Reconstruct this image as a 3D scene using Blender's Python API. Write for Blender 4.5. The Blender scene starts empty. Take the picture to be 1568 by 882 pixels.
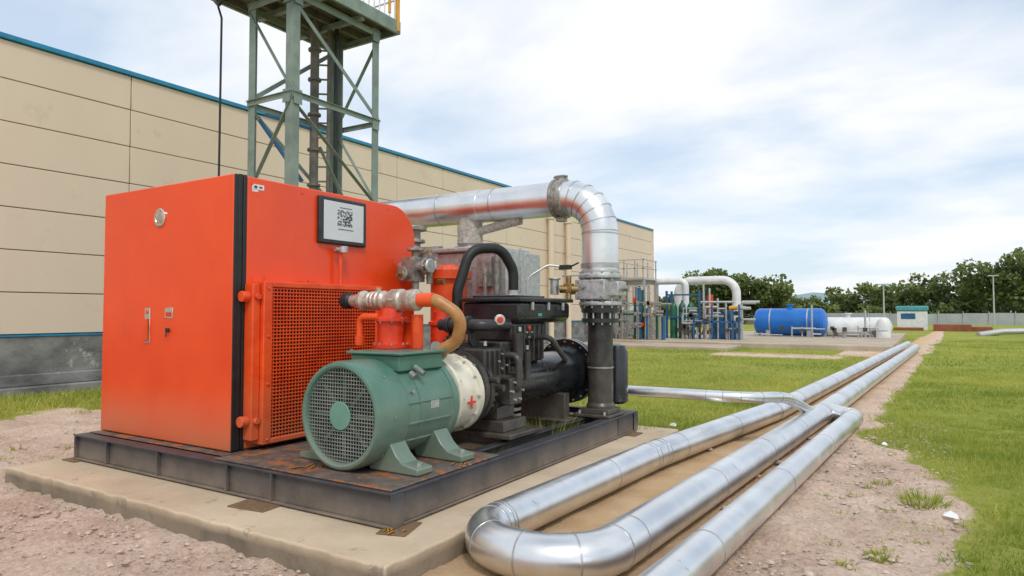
import bpy, math, numpy as np, random
from mathutils import Vector, Matrix
random.seed(4); rng=np.random.default_rng(7)
S=bpy.context.scene
COL=S.collection

# ------------------------------------------------------------------ materials
def mat(name,c1,c2=None,rough=.5,metal=0,scale=3,bump=0,bscale=40,coat=0,dust=None,rvar=.12,detail=4,spec=.5,stretch=None,lo=.35,hi=.65,spots=None):
    m=bpy.data.materials.new(name); m.use_nodes=True
    nt=m.node_tree; N=nt.nodes; L=nt.links; b=N['Principled BSDF']
    c2=c2 or tuple(x*.8 for x in c1)
    tc=N.new('ShaderNodeTexCoord'); src=tc.outputs['Object']
    if stretch:
        mp=N.new('ShaderNodeMapping'); mp.inputs['Scale'].default_value=stretch; L.new(src,mp.inputs[0]); ss=mp.outputs[0]
    else: ss=src
    n=N.new('ShaderNodeTexNoise'); n.inputs['Scale'].default_value=scale; n.inputs['Detail'].default_value=detail; n.inputs['Roughness'].default_value=.62
    L.new(ss,n.inputs['Vector'])
    r=N.new('ShaderNodeValToRGB'); r.color_ramp.elements[0].position=lo; r.color_ramp.elements[1].position=hi
    r.color_ramp.elements[0].color=(*c2,1); r.color_ramp.elements[1].color=(*c1,1)
    L.new(n.outputs[0],r.inputs[0]); col=r.outputs[0]
    if spots:
        n2=N.new('ShaderNodeTexNoise'); n2.inputs['Scale'].default_value=spots[1]; n2.inputs['Detail'].default_value=5; n2.inputs['Roughness'].default_value=.7
        L.new(src,n2.inputs['Vector'])
        r2=N.new('ShaderNodeValToRGB'); r2.color_ramp.elements[0].position=spots[2]; r2.color_ramp.elements[1].position=spots[2]+.06
        L.new(n2.outputs[0],r2.inputs[0])
        mx=N.new('ShaderNodeMix'); mx.data_type='RGBA'; mx.inputs['B'].default_value=(*spots[0],1)
        L.new(r2.outputs[0],mx.inputs['Factor']); L.new(col,mx.inputs['A']); col=mx.outputs['Result']
    if dust:   # colour, z level, fade: settled dust / splash dirt low down
        g=N.new('ShaderNodeSeparateXYZ'); L.new(src,g.inputs[0])
        mr=N.new('ShaderNodeMapRange'); mr.inputs[1].default_value=dust[1]+dust[2]; mr.inputs[2].default_value=dust[1]
        L.new(g.outputs[2],mr.inputs[0])
        mu=N.new('ShaderNodeMath'); mu.operation='MULTIPLY'; mu.use_clamp=True; L.new(mr.outputs[0],mu.inputs[0])
        k=N.new('ShaderNodeMath'); k.operation='MULTIPLY'; L.new(n.outputs[0],k.inputs[0]); k.inputs[1].default_value=dust[3] if len(dust)>3 else 1.0
        L.new(k.outputs[0],mu.inputs[1])
        mx=N.new('ShaderNodeMix'); mx.data_type='RGBA'; mx.inputs['B'].default_value=(*dust[0],1)
        L.new(mu.outputs[0],mx.inputs['Factor']); L.new(col,mx.inputs['A']); col=mx.outputs['Result']
    L.new(col,b.inputs['Base Color'])
    mr=N.new('ShaderNodeMapRange'); mr.inputs[3].default_value=max(.03,rough-rvar); mr.inputs[4].default_value=min(1,rough+rvar)
    L.new(n.outputs[0],mr.inputs[0]); L.new(mr.outputs[0],b.inputs['Roughness'])
    b.inputs['Metallic'].default_value=metal
    b.inputs['Specular IOR Level'].default_value=spec
    if coat: b.inputs['Coat Weight'].default_value=coat; b.inputs['Coat Roughness'].default_value=.15
    if bump:
        nb=N.new('ShaderNodeTexNoise'); nb.inputs['Scale'].default_value=bscale; nb.inputs['Detail'].default_value=4
        L.new(ss,nb.inputs['Vector'])
        bp=N.new('ShaderNodeBump'); bp.inputs['Strength'].default_value=bump; bp.inputs['Distance'].default_value=.02
        L.new(nb.outputs[0],bp.inputs['Height']); L.new(bp.outputs[0],b.inputs['Normal'])
    return m

ORANGE=mat('orange_paint',(.88,.076,.009),(.80,.060,.007),rough=.36,scale=1.6,coat=.25,dust=((.45,.19,.09),.25,.5,1.1),bump=.025,bscale=5)
ORANGE2=mat('orange_paint_frame',(.86,.10,.014),(.72,.06,.010),rough=.42,scale=5,dust=((.4,.18,.09),.3,.6),spots=((.40,.09,.03),24,.68))
RED=mat('red_paint',(.78,.05,.010),(.58,.03,.01),rough=.35,scale=8,spots=((.28,.06,.03),22,.67))
RUBBER=mat('black_rubber',(.016,.018,.02),(.010,.011,.013),rough=.5,scale=12)
BLACK=mat('black_paint',(.030,.033,.038),(.014,.016,.019),rough=.36,scale=8,dust=((.16,.13,.10),.2,1.2),spots=((.12,.10,.085),24,.64))
BLACKG=mat('black_gloss_casing',(.022,.025,.029),(.012,.013,.016),rough=.27,scale=6,coat=.3,spots=((.07,.065,.06),18,.68))
SKID=mat('skid_paint',(.062,.064,.075),(.034,.036,.043),rough=.42,scale=4,bump=.06,bscale=30,dust=((.28,.22,.165),-.02,.22,1.5),spots=((.17,.08,.04),7,.655))
DECK=mat('skid_deck_rusty',(.16,.13,.11),(.085,.066,.056),rough=.6,scale=7,bump=.12,spots=((.36,.12,.04),6,.52))
GREEN=mat('green_motor_paint',(.092,.215,.165),(.068,.172,.13),rough=.36,scale=4,coat=.15,bump=.04,bscale=50,dust=((.24,.23,.18),.25,.7,1.1),spots=((.16,.21,.17),20,.65))
GREEN2=mat('green_fan_hub',(.14,.31,.25),(.12,.27,.215),rough=.45,scale=6)
GREENBAR=mat('guard_wire',(.32,.36,.33),(.20,.23,.21),rough=.45,scale=6,metal=.4)
DARK=mat('dark_void',(.008,.010,.010),(.004,.005,.005),rough=.9,scale=5)
CREAM=mat('cream_paint',(.76,.72,.60),(.62,.57,.46),rough=.4,scale=7,bump=.04,spots=((.34,.23,.13),13,.645))
ALU=mat('aluminium_cladding',(.87,.88,.89),(.70,.71,.725),rough=.33,metal=1,scale=2.2,bump=.09,bscale=5,rvar=.12,spots=((.60,.585,.56),9,.63),dust=((.42,.34,.26),-.14,.10,1.2))
ALU2=mat('aluminium_band',(.62,.63,.64),(.42,.42,.42),rough=.35,metal=1,scale=8)
GALV=mat('galvanised_steel',(.62,.63,.63),(.42,.43,.43),rough=.45,metal=.7,scale=18,bump=.1,bscale=60,spots=((.40,.33,.26),9,.67))
CAST=mat('cast_grey_metal',(.46,.44,.41),(.24,.22,.20),rough=.5,metal=.6,scale=14,bump=.3,bscale=40,spots=((.26,.14,.06),16,.61))
INSUL=mat('insulation_jacket',(.54,.51,.46),(.32,.29,.26),rough=.75,scale=22,bump=.6,bscale=35,metal=.2)
BRASS=mat('brass',(.52,.38,.16),(.3,.2,.08),rough=.35,metal=.9,scale=20)
HOSE=mat('tan_hose',(.50,.25,.09),(.40,.18,.06),rough=.4,scale=10)
FITT=mat('steel_fitting',(.66,.61,.54),(.40,.34,.28),rough=.38,metal=.6,scale=20,bump=.25,bscale=60)
WALLM=mat('wall_panel',(.73,.605,.475),(.69,.57,.445),rough=.72,scale=.5,bump=.05,bscale=14,spots=((.65,.535,.41),1.1,.60),stretch=(1,1,.4))
JOINT=mat('panel_joint',(.18,.145,.11),(.12,.10,.08),rough=.9)
BLUE=mat('blue_trim',(.02,.26,.46),(.015,.20,.38),rough=.4,scale=3)
PLINTH=mat('plinth_concrete',(.27,.27,.26),(.11,.11,.108),rough=.85,scale=1.4,bump=.35,bscale=12,stretch=(1,1,1.6),spots=((.42,.40,.36),2.2,.60))
CONC=mat('slab_concrete',(.62,.50,.355),(.48,.375,.26),rough=.88,scale=1.1,bump=.3,bscale=25,spots=((.37,.30,.225),4,.60),dust=((.13,.11,.085),-.07,.06,1.5))
PADC=mat('pad_concrete',(.50,.42,.32),(.38,.31,.23),rough=.9,scale=.8,bump=.2,bscale=10,spots=((.3,.25,.19),2,.6))
TOWER=mat('tower_paint',(.24,.31,.265),(.16,.21,.18),rough=.5,scale=3,bump=.08,spots=((.26,.14,.07),6,.66))
TOWERD=mat('tower_floor',(.20,.19,.16),(.10,.10,.09),rough=.7,scale=4,spots=((.22,.11,.05),5,.6))
YEL=mat('yellow_paint',(.72,.36,.02),(.55,.25,.02),rough=.4)
WHITE=mat('white_paint',(.78,.79,.79),(.62,.64,.64),rough=.4,scale=3)
SCREEN=mat('screen_face',(.66,.69,.72),(.60,.63,.66),rough=.25,scale=2)
PRINT=mat('label_print',(.07,.08,.09),(.04,.05,.05),rough=.5)
CHROME=mat('chrome',(.8,.8,.8),(.6,.6,.6),rough=.15,metal=1)
TANKBLUE=mat('tank_blue',(.01,.17,.58),(.01,.13,.48),rough=.35,scale=1,spots=((.06,.2,.45),2,.62))
EGREEN=mat('equip_green',(.015,.14,.08),(.01,.09,.055),rough=.4)
EBLUE=mat('equip_blue',(.02,.13,.30),(.02,.08,.2),rough=.45)
TEAL=mat('teal_paint',(.08,.35,.38),(.06,.28,.3),rough=.5)
RUST=mat('rusty_steel',(.30,.10,.05),(.20,.06,.03),rough=.8,scale=1)
WOOD=mat('timber',(.25,.16,.09),(.14,.085,.045),rough=.85,scale=5,stretch=(4,30,30),bump=.3)
FENCE=mat('fence_grey',(.40,.42,.44),(.31,.33,.35),rough=.7,scale=.6)
STONE=mat('stone',(.66,.55,.46),(.34,.26,.21),rough=.9,scale=12,bump=.3)
PAPER=mat('litter_paper',(.8,.8,.78),(.65,.65,.62),rough=.8)
BARK=mat('bark',(.10,.07,.05),(.05,.035,.025),rough=.9,scale=4)
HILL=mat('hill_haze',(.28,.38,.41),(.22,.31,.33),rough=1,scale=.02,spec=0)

def leafmat(name,c1,c2,trans=.25,scale=.35):
    m=bpy.data.materials.new(name); m.use_nodes=True
    nt=m.node_tree;N=nt.nodes;L=nt.links;b=N['Principled BSDF']
    a=N.new('ShaderNodeAttribute'); a.attribute_name='tint'
    r=N.new('ShaderNodeValToRGB'); r.color_ramp.elements[0].color=(*c2,1); r.color_ramp.elements[1].color=(*c1,1)
    L.new(a.outputs['Fac'],r.inputs[0]); L.new(r.outputs[0],b.inputs['Base Color'])
    b.inputs['Roughness'].default_value=.6; b.inputs['Specular IOR Level'].default_value=.25
    t=N.new('ShaderNodeBsdfTranslucent'); L.new(r.outputs[0],t.inputs[0])
    mx=N.new('ShaderNodeMixShader'); mx.inputs[0].default_value=trans
    L.new(b.outputs[0],mx.inputs[1]); L.new(t.outputs[0],mx.inputs[2]); L.new(mx.outputs[0],N['Material Output'].inputs[0])
    return m
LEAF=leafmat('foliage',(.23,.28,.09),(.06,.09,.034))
GRASSB=leafmat('grass_blade',(.60,.58,.14),(.19,.28,.035),trans=.35)

# ------------------------------------------------------------------ mesh helpers
def V(*a): return Vector(a)
def empty(name,loc):
    e=bpy.data.objects.new(name,None); e.location=loc; e.empty_display_size=.3; COL.objects.link(e); return e
def fillet(pts,rad,steps=8):
    pts=[Vector(p) for p in pts]
    out=[pts[0]]
    for i in range(1,len(pts)-1):
        p=pts[i]; a=(pts[i-1]-p); b=(pts[i+1]-p); la,lb=a.length,b.length; a.normalize(); b.normalize()
        ang=a.angle(b)
        if ang>math.pi-.02: out.append(p); continue
        R=rad[i] if isinstance(rad,(list,tuple)) else rad
        d=R/math.tan(ang/2); d=min(d,la*.49 if i>1 else la*.98,lb*.49 if i<len(pts)-2 else lb*.98); R=d*math.tan(ang/2)
        c=p+(a+b).normalized()*(R/math.sin(ang/2))
        s=p+a*d-c; e=p+b*d-c; tot=s.angle(e); ax=s.cross(e).normalized()
        for k in range(steps+1): out.append(c+Matrix.Rotation(tot*k/steps,3,ax)@s)
    out.append(pts[-1]); return out
class B:
    def __init__(s,name,mt,parent=None,bevel=0,seg=2):
        s.n=name; s.m=mt; s.p=parent; s.v=[]; s.f=[]; s.bv=bevel; s.sg=seg
    def add(s,v,f):
        o=len(s.v); s.v+= [tuple(x) for x in v]; s.f+=[tuple(i+o for i in q) for q in f]; return s
    def box(s,x0,x1,y0,y1,z0,z1,rot=None,piv=None):
        v=[V(x,y,z) for x in(x0,x1) for y in(y0,y1) for z in(z0,z1)]
        if rot:
            pv=Vector(piv) if piv else V((x0+x1)/2,(y0+y1)/2,(z0+z1)/2)
            v=[rot@(q-pv)+pv for q in v]
        return s.add(v,[(0,1,3,2),(4,6,7,5),(0,4,5,1),(2,3,7,6),(0,2,6,4),(1,5,7,3)])
    def bar(s,p,q,w,h,up=(0,0,1)):   # rectangular bar between points
        p=Vector(p);q=Vector(q);d=(q-p).normalized(); u=Vector(up)
        if abs(d.dot(u))>.95: u=V(1,0,0)
        a=d.cross(u).normalized(); b=a.cross(d).normalized()
        v=[]
        for c in(p,q):
            for i,j in((-1,-1),(1,-1),(1,1),(-1,1)): v.append(c+a*i*w/2+b*j*h/2)
        return s.add(v,[(3,2,1,0),(4,5,6,7),(0,1,5,4),(1,2,6,5),(2,3,7,6),(3,0,4,7)])
    def lathe(s,o,ax,prof,n=40,capa=True,capb=True):
        o=Vector(o);d=Vector(ax).normalized(); u=V(0,0,1) if abs(d.z)<.9 else V(1,0,0)
        a=d.cross(u).normalized(); b=d.cross(a)
        v=[];f=[]
        for t,r in prof:
            for k in range(n):
                th=2*math.pi*k/n; v.append(o+d*t+a*math.cos(th)*r+b*math.sin(th)*r)
        for i in range(len(prof)-1):
            for k in range(n):
                f.append((i*n+k,i*n+(k+1)%n,(i+1)*n+(k+1)%n,(i+1)*n+k))
        if capa: f.append(tuple(range(n-1,-1,-1)))
        if capb: f.append(tuple(range((len(prof)-1)*n,len(prof)*n)))
        return s.add(v,f)
    def cyl(s,p,q,r,r2=None,n=24):
        p=Vector(p);q=Vector(q); return s.lathe(p,q-p,[(0,r),((q-p).length,r if r2 is None else r2)],n)
    def disc(s,c,ax,r,h,n=32): 
        return s.lathe(c,ax,[(-h/2,r-.004),(-h/2+.004,r),(h/2-.004,r),(h/2,r-.004)],n)
    def bolts(s,c,ax,R,k,r,h,off=0):
        c=Vector(c);d=Vector(ax).normalized(); u=V(0,0,1) if abs(d.z)<.9 else V(1,0,0)
        a=d.cross(u).normalized(); b=d.cross(a)
        for i in range(k):
            th=2*math.pi*(i+off)/k; o=c+a*math.cos(th)*R+b*math.sin(th)*R
            s.cyl(o-d*h/2,o+d*h/2,r,n=6)
        return s
    def sweep(s,pts,r,n=24):
        pts=[Vector(p) for p in pts]
        t0=(pts[1]-pts[0]).normalized(); u=V(0,0,1) if abs(t0.z)<.9 else V(1,0,0)
        a=t0.cross(u).normalized(); v=[];f=[]; m=len(pts); pt=t0
        for i,p in enumerate(pts):
            if i==0: t=t0
            elif i==m-1: t=(pts[i]-pts[i-1]).normalized()
            else: t=((pts[i+1]-p).normalized()+(p-pts[i-1]).normalized()).normalized()
            q=pt.rotation_difference(t); a=q@a; a=(a-t*a.dot(t)).normalized(); pt=t; b=t.cross(a)
            rr=r[i] if isinstance(r,(list,tuple)) else r
            for k in range(n):
                th=2*math.pi*k/n; v.append(p+a*math.cos(th)*rr+b*math.sin(th)*rr)
        for i in range(m-1):
            for k in range(n): f.append((i*n+k,i*n+(k+1)%n,(i+1)*n+(k+1)%n,(i+1)*n+k))
        f.append(tuple(range(n-1,-1,-1))); f.append(tuple(range((m-1)*n,m*n)))
        return s.add(v,f)
    def prism(s,poly,axis,a,b):
        def mk(p,t):
            return V(t,p[0],p[1]) if axis=='x' else V(p[0],t,p[1]) if axis=='y' else V(p[0],p[1],t)
        n=len(poly); v=[mk(p,a) for p in poly]+[mk(p,b) for p in poly]
        return s.add(v,[tuple(range(n-1,-1,-1)),tuple(range(n,2*n))]+[(i,(i+1)%n,n+(i+1)%n,n+i) for i in range(n)])
    def done(s,sharp=28):
        me=bpy.data.meshes.new(s.n); me.from_pydata(s.v,[],s.f); me.validate()
        import bmesh
        bm=bmesh.new(); bm.from_mesh(me); bmesh.ops.recalc_face_normals(bm,faces=bm.faces); bm.to_mesh(me); bm.free()
        me.polygons.foreach_set('use_smooth',[True]*len(me.polygons))
        me.set_sharp_from_angle(angle=math.radians(sharp))
        me.materials.append(s.m); o=bpy.data.objects.new(s.n,me); COL.objects.link(o)
        if s.p:
            o.parent=s.p; o.matrix_parent_inverse=Matrix.Translation(-s.p.location)
        if s.bv:
            md=o.modifiers.new('bevel','BEVEL'); md.width=s.bv; md.segments=s.sg; md.limit_method='ANGLE'; md.angle_limit=math.radians(35); md.harden_normals=False
        return o
def seam_rings(b,path,r,every,w=.018,dr=.004,skip=()):
    L=0; nxt=every*.5
    for i in range(len(path)-1):
        p,q=Vector(path[i]),Vector(path[i+1]); l=(q-p).length
        while l>.2 and nxt<L+l:
            c=p+(q-p)*((nxt-L)/l); d=(q-p).normalized(); b.lathe(c,d,[(-w/2,r),(-w/2,r+dr),(w/2,r+dr),(w/2,r)],28,False,False); nxt+=every
        L+=l

# ------------------------------------------------------------------ ground
def sn(x,y,s=0):
    return (np.sin(1.7*x+1.3*y+s)+np.sin(2.9*x-2.1*y+1.3+s)+np.sin(-.8*x+3.7*y+2.2*s+.7)+.6*np.sin(5.3*x+4.1*y+s)+.5*np.sin(9.1*x-7.7*y))/3.0
_lat=rng.random((256,256))
def vn(x,y,c):   # value noise, cell size c
    u=x/c+1000;v=y/c+1000;i=np.floor(u).astype(int);j=np.floor(v).astype(int);fu=u-i;fv=v-j;fu=fu*fu*(3-2*fu);fv=fv*fv*(3-2*fv)
    g=lambda a,b:_lat[a%256,b%256]
    return (g(i,j)*(1-fu)+g(i+1,j)*fu)*(1-fv)+(g(i,j+1)*(1-fu)+g(i+1,j+1)*fu)*fv
def grass_mask(x,y):   # >0.5 grass
    n=sn(x,y)+1.6*(vn(x,y,.45)-.5)
    edge=np.where(y<7.6,.14,np.where(y<9.6,.14-(y-7.6)*.42,-.70+(y-9.6)*.035))
    gr=1/(1+np.exp(-(x-edge-n*.15)/.10))
    lx=-2.55+(y-8)*.055
    gb=1/(1+np.exp(-((lx-x)+n*.12)/.12))*1/(1+np.exp(-((y-8.0)+n*.25)/.15))
    gl=1/(1+np.exp(-((-11.5-x)+n*.5)/.2))
    g=np.maximum(np.maximum(gr,gb),gl)
    for cx,cy,rx,ry in((-4.9,25.0,2.6,1.1),(-1.9,29,1,3),(-9.5,24.2,2,.5)):
        d=((x-cx)/rx)**2+((y-cy)/ry)**2+n*.3
        g=g*(1/(1+np.exp(-(d-1)/.12)))
    return g
def sand_mask(x,y):
    c=-2.0+(y-4)*.035; return np.exp(-((x-c)/.75)**4)*(y>3.0)
def lines(a,b,step,far):
    L=list(np.arange(a,b,step)); s=step; q=b
    while q<far: L.append(q); s*=1.16; q+=s
    s=step; q=a-step
    while q>-far: L.insert(0,q); s*=1.16; q-=s
    return np.array(L)
gx=lines(-9.5,3.0,.042,900); gy=lines(1.5,10.5,.045,900)
X,Y=np.meshgrid(gx,gy); nx,ny=len(gx),len(gy)
G=grass_mask(X,Y); SM=sand_mask(X,Y)
near=((X>-12)&(X<5)&(Y>0)&(Y<20))
clod=np.maximum(0,vn(X,Y,.11)-.55)*.07+np.maximum(0,vn(X+9,Y,.22)-.5)*.06
Z=-.155+near*(sn(X*1.3,Y*1.3)*.009+(vn(X,Y,.5)-.5)*.02+(clod+(rng.random(X.shape)-.5)*.018)*(1-SM*.75)*(1-np.clip(G,0,1)*.5))
Z=Z-near*np.maximum(0,(G-.5))*.01
co=np.stack([X,Y,Z],-1).reshape(-1,3)
idx=np.arange(nx*ny).reshape(ny,nx)
fc=np.stack([idx[:-1,:-1],idx[:-1,1:],idx[1:,1:],idx[1:,:-1]],-1).reshape(-1,4)
me=bpy.data.meshes.new('ground'); me.from_pydata(co.tolist(),[],fc.tolist())
me.polygons.foreach_set('use_smooth',[True]*len(me.polygons))
for nm,arr in(('grass',G),('sand',SM)):
    at=me.attributes.new(nm,'FLOAT','POINT'); at.data.foreach_set('value',arr.reshape(-1).astype(np.float32))
ground=bpy.data.objects.new('ground',me); COL.objects.link(ground)
m=bpy.data.materials.new('ground_soil_and_grass'); m.use_nodes=True; nt=m.node_tree;N=nt.nodes;L=nt.links;b=N['Principled BSDF']
tc=N.new('ShaderNodeTexCoord')
def noise(sc,det=5,ro=.6,vec=None):
    n=N.new('ShaderNodeTexNoise'); n.inputs['Scale'].default_value=sc; n.inputs['Detail'].default_value=det; n.inputs['Roughness'].default_value=ro
    L.new(vec or tc.outputs['Object'],n.inputs['Vector']); return n.outputs[0]
def ramp(i,stops):
    r=N.new('ShaderNodeValToRGB'); e=r.color_ramp.elements
    e[0].position,e[0].color=stops[0][0],(*stops[0][1],1); e[1].position,e[1].color=stops[-1][0],(*stops[-1][1],1)
    for p,c in stops[1:-1]: q=e.new(p); q.color=(*c,1)
    L.new(i,r.inputs[0]); return r.outputs[0]
def mix(f,a,c,mode='MIX'):
    x=N.new('ShaderNodeMix'); x.data_type='RGBA'; x.blend_type=mode
    for s_,v_ in(('Factor',f),('A',a),('B',c)):
        if isinstance(v_,(float,int)): x.inputs[s_].default_value=v_
        elif isinstance(v_,tuple): x.inputs[s_].default_value=(*v_,1)
        else: L.new(v_,x.inputs[s_])
    return x.outputs['Result']
dirt=ramp(noise(1.5),[(.32,(.42,.275,.20)),(.5,(.66,.48,.365)),(.66,(.78,.62,.50))])
fine=noise(26,8,.75)
dirt=mix(.5,dirt,ramp(fine,[(.36,(.27,.175,.13)),(.47,(.62,.46,.36)),(.64,(.86,.73,.61))]))
sand=ramp(noise(3,5,.6),[(.3,(.56,.37,.20)),(.7,(.70,.50,.31))])
a2=N.new('ShaderNodeAttribute'); a2.attribute_name='sand'
dirt=mix(a2.outputs['Fac'],dirt,sand)
gr=ramp(noise(.28,6,.68),[(.3,(.155,.21,.03)),(.5,(.28,.31,.05)),(.68,(.48,.41,.13))])
gr=mix(.5,gr,ramp(noise(9,7,.75),[(.3,(.13,.18,.025)),(.5,(.28,.32,.055)),(.7,(.46,.44,.13))]))
a1=N.new('ShaderNodeAttribute'); a1.attribute_name='grass'
ad=N.new('ShaderNodeMath'); ad.operation='MULTIPLY_ADD'; L.new(noise(6,6,.7),ad.inputs[0]); ad.inputs[1].default_value=.9; ad.inputs[2].default_value=-.45
ad2=N.new('ShaderNodeMath'); ad2.operation='ADD'; L.new(ad.outputs[0],ad2.inputs[0]); L.new(a1.outputs['Fac'],ad2.inputs[1])
gm=ramp(ad2.outputs[0],[(.42,(0,0,0)),(.58,(1,1,1))])
L.new(mix(gm,dirt,gr),b.inputs['Base Color']); b.inputs['Roughness'].default_value=.95; b.inputs['Specular IOR Level'].default_value=.15
bp=N.new('ShaderNodeBump'); bp.inputs['Strength'].default_value=.8; bp.inputs['Distance'].default_value=.04
L.new(fine,bp.inputs['Height']); L.new(bp.outputs[0],b.inputs['Normal'])
me.materials.append(m)

def blades(regions):
    vs=[];tn=[]
    for x0,x1,y0,y1,n,h,w in regions:
        x=rng.uniform(x0,x1,n);y=rng.uniform(y0,y1,n)
        k=(grass_mask(x,y)+rng.normal(0,.15,n)+.5*(vn(x,y,.3)-.6))>.5
        x=x[k];y=y[k];n=len(x)
        cl=vn(x,y,.6)
        hh=h*rng.uniform(.4,1.25,n)*(.5+1.0*cl); a=rng.uniform(0,2*np.pi,n); ww=w*rng.uniform(.6,1.4,n)
        dx,dy=np.cos(a)*ww/2,np.sin(a)*ww/2; la=rng.uniform(0,2*np.pi,n); ll=hh*rng.uniform(.1,1.1,n)
        z=np.full(n,-.165)
        p0=np.stack([x-dx,y-dy,z],-1);p1=np.stack([x+dx,y+dy,z],-1);p2=np.stack([x+np.cos(la)*ll,y+np.sin(la)*ll,z+hh+.01],-1)
        vs.append(np.stack([p0,p1,p2],1).reshape(-1,3))
        t=np.clip(.5+.9*(vn(x,y,1.3)-.5)+.4*(vn(x+5,y,.4)-.5)+rng.normal(0,.2,n),0,1); tn.append(np.repeat(t,3))
    v=np.concatenate(vs);t=np.concatenate(tn); nf=len(v)//3
    me=bpy.data.meshes.new('grass'); me.vertices.add(len(v)); me.vertices.foreach_set('co',v.reshape(-1).astype(np.float32))
    me.loops.add(len(v)); me.loops.foreach_set('vertex_index',np.arange(len(v),dtype=np.int32))
    me.polygons.add(nf); me.polygons.foreach_set('loop_start',np.arange(0,len(v),3,dtype=np.int32))
    me.update(calc_edges=True)
    at=me.attributes.new('tint','FLOAT','POINT'); at.data.foreach_set('value',t.astype(np.float32))
    me.materials.append(GRASSB); o=bpy.data.objects.new('grass',me); COL.objects.link(o)
blades([(-.9,3.2,3.6,12,90000,.055,.008),(-.9,5,12,22,45000,.05,.015),(-1,9,22,45,30000,.06,.025),
        (-9.5,-2.3,7.6,16,50000,.07,.012),(-13,-1.2,16,30,30000,.055,.02),(-14.35,-10.9,1,10,26000,.10,.018)])
def weeds(spots):
    b=B('weeds',GRASSB)
    for x,y,z,r,h,n in spots:
        for i in range(n):
            a=random.uniform(0,6.28);rr=r*math.sqrt(random.random());px,py=x+math.cos(a)*rr,y+math.sin(a)*rr
            l=random.uniform(.2,.8)*h;w=random.uniform(.004,.009);aa=random.uniform(0,6.28);hh=h*random.uniform(.4,1.1)
            b.add([(px-math.cos(aa)*w,py-math.sin(aa)*w,z),(px+math.cos(aa)*w,py+math.sin(aa)*w,z),(px+math.cos(a)*l,py+math.sin(a)*l,z+hh)],[(0,1,2)])
    o=b.done(); at=o.data.attributes.new('tint','FLOAT','POINT'); at.data.foreach_set('value',np.repeat(rng.uniform(.0,.8,len(o.data.vertices)//3),3).astype(np.float32))
W0=[(-.05,6.4,-.16,.15,.12,240),(-.28,4.9,-.16,.10,.045,140),(-.38,7.0,-.16,.08,.05,70),(-3.2,7.95,-.16,.35,.28,420),(-2.75,8.3,-.16,.3,.22,260),
       (-3.5,6.3,.02,.3,.3,380),(-3.4,5.0,.02,.2,.2,200),(-4.1,7.9,-.16,.5,.25,400),(-7.6,3.3,-.16,.2,.08,90),(-8.6,4.6,-.16,.5,.07,150),(-.75,6.2,-.16,.06,.04,50),(-.15,5.6,-.16,.3,.03,120)]
for i in range(26): W0.append((random.uniform(-.6,.1),random.uniform(4,10),-.155,random.uniform(.02,.06),random.uniform(.02,.05),14))
for i in range(18): W0.append((random.uniform(-10,-7.5),random.uniform(3,9),-.155,random.uniform(.03,.12),random.uniform(.03,.08),22))
weeds(W0)
b=B('gravel',STONE)
def stone(b,x,y,z,r):
    v=[]
    for j,(zz,rr) in enumerate(((-.5,.6),(0,1),(.5,.65))):
        for k in range(6):
            a=k*math.pi/3+j*.4; q=rr*r*random.uniform(.7,1.25); v.append((x+math.cos(a)*q,y+math.sin(a)*q*.8,z+zz*r*.8))
    f=[(i*6+k,i*6+(k+1)%6,(i+1)*6+(k+1)%6,(i+1)*6+k) for i in range(2) for k in range(6)]+[tuple(range(5,-1,-1)),tuple(range(12,18))]
    b.add(v,f)
for i in range(5200):
    q=random.random()
    if q<.40: x,y=random.uniform(-1.2,.2),random.uniform(2.8,11)
    elif q<.85: x,y=random.uniform(-8.5,-2.6),random.uniform(1.6,2.8)
    else: x,y=random.uniform(-10.5,-7.2),random.uniform(2,9)
    stone(b,x,y,-.147,random.choice([.005,.007,.009,.012,.012,.02])*random.uniform(.7,1.3))
for i in range(110):
    if i<60: x,y=random.uniform(-8.5,-2.8),random.uniform(1.8,2.7)
    else: x,y=random.choice([random.uniform(-1.42,-1.28),random.uniform(-.95,-.2)]),random.uniform(3.8,10)
    stone(b,x,y,-.14,random.uniform(.018,.035))
for x,y,r in((-.62,4.3,.035),(-.5,5.6,.03),(-.7,8.1,.05),(-.66,7.5,.03),(-1.3,7.3,.05),(-1.38,5.4,.035),(-1.4,6.6,.05),(-.6,9.3,.06),(-2.1,7.6,.04),(-5.6,2.55,.03),(-6.8,2.4,.04),(-4.2,2.3,.03),(-1.36,4.6,.04),(-1.33,8.2,.05),(-1.25,8.9,.04)): stone(b,x,y,-.13,r)
b.done(sharp=20)
b=B('litter',PAPER)
for x,y,s_ in((.12,6.05,.05),(-.45,8.9,.03),(-2.95,8.9,.05)):
    b.add([(x-s_,y-s_*.6,-.12),(x+s_,y-s_*.8,-.13),(x+s_*.9,y+s_*.7,-.115),(x,y+s_*.9,-.095),(x-s_*.8,y+s_*.5,-.11)],[(0,1,2,3),(0,3,4)])
b.done()

# ------------------------------------------------------------------ slab
e=empty('concrete_slab',(-4.8,5.4,0))
b=B('slab_body',CONC,e,bevel=.014,seg=3)
xs=np.linspace(-7.13,-2.56,60); ys=np.linspace(2.82,7.95,60)
def J(): return random.uniform(-.012,.012)-(.02 if random.random()<.06 else 0)
poly=[(x,2.82-J()) for x in xs]+[(-2.56+J(),y) for y in ys[1:-1]]+[(x,7.95) for x in xs[::-1]]+[(-7.13,y) for y in ys[::-1][1:-1]]
b.prism(poly,'z',-.3,0); b.done(20)

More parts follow.
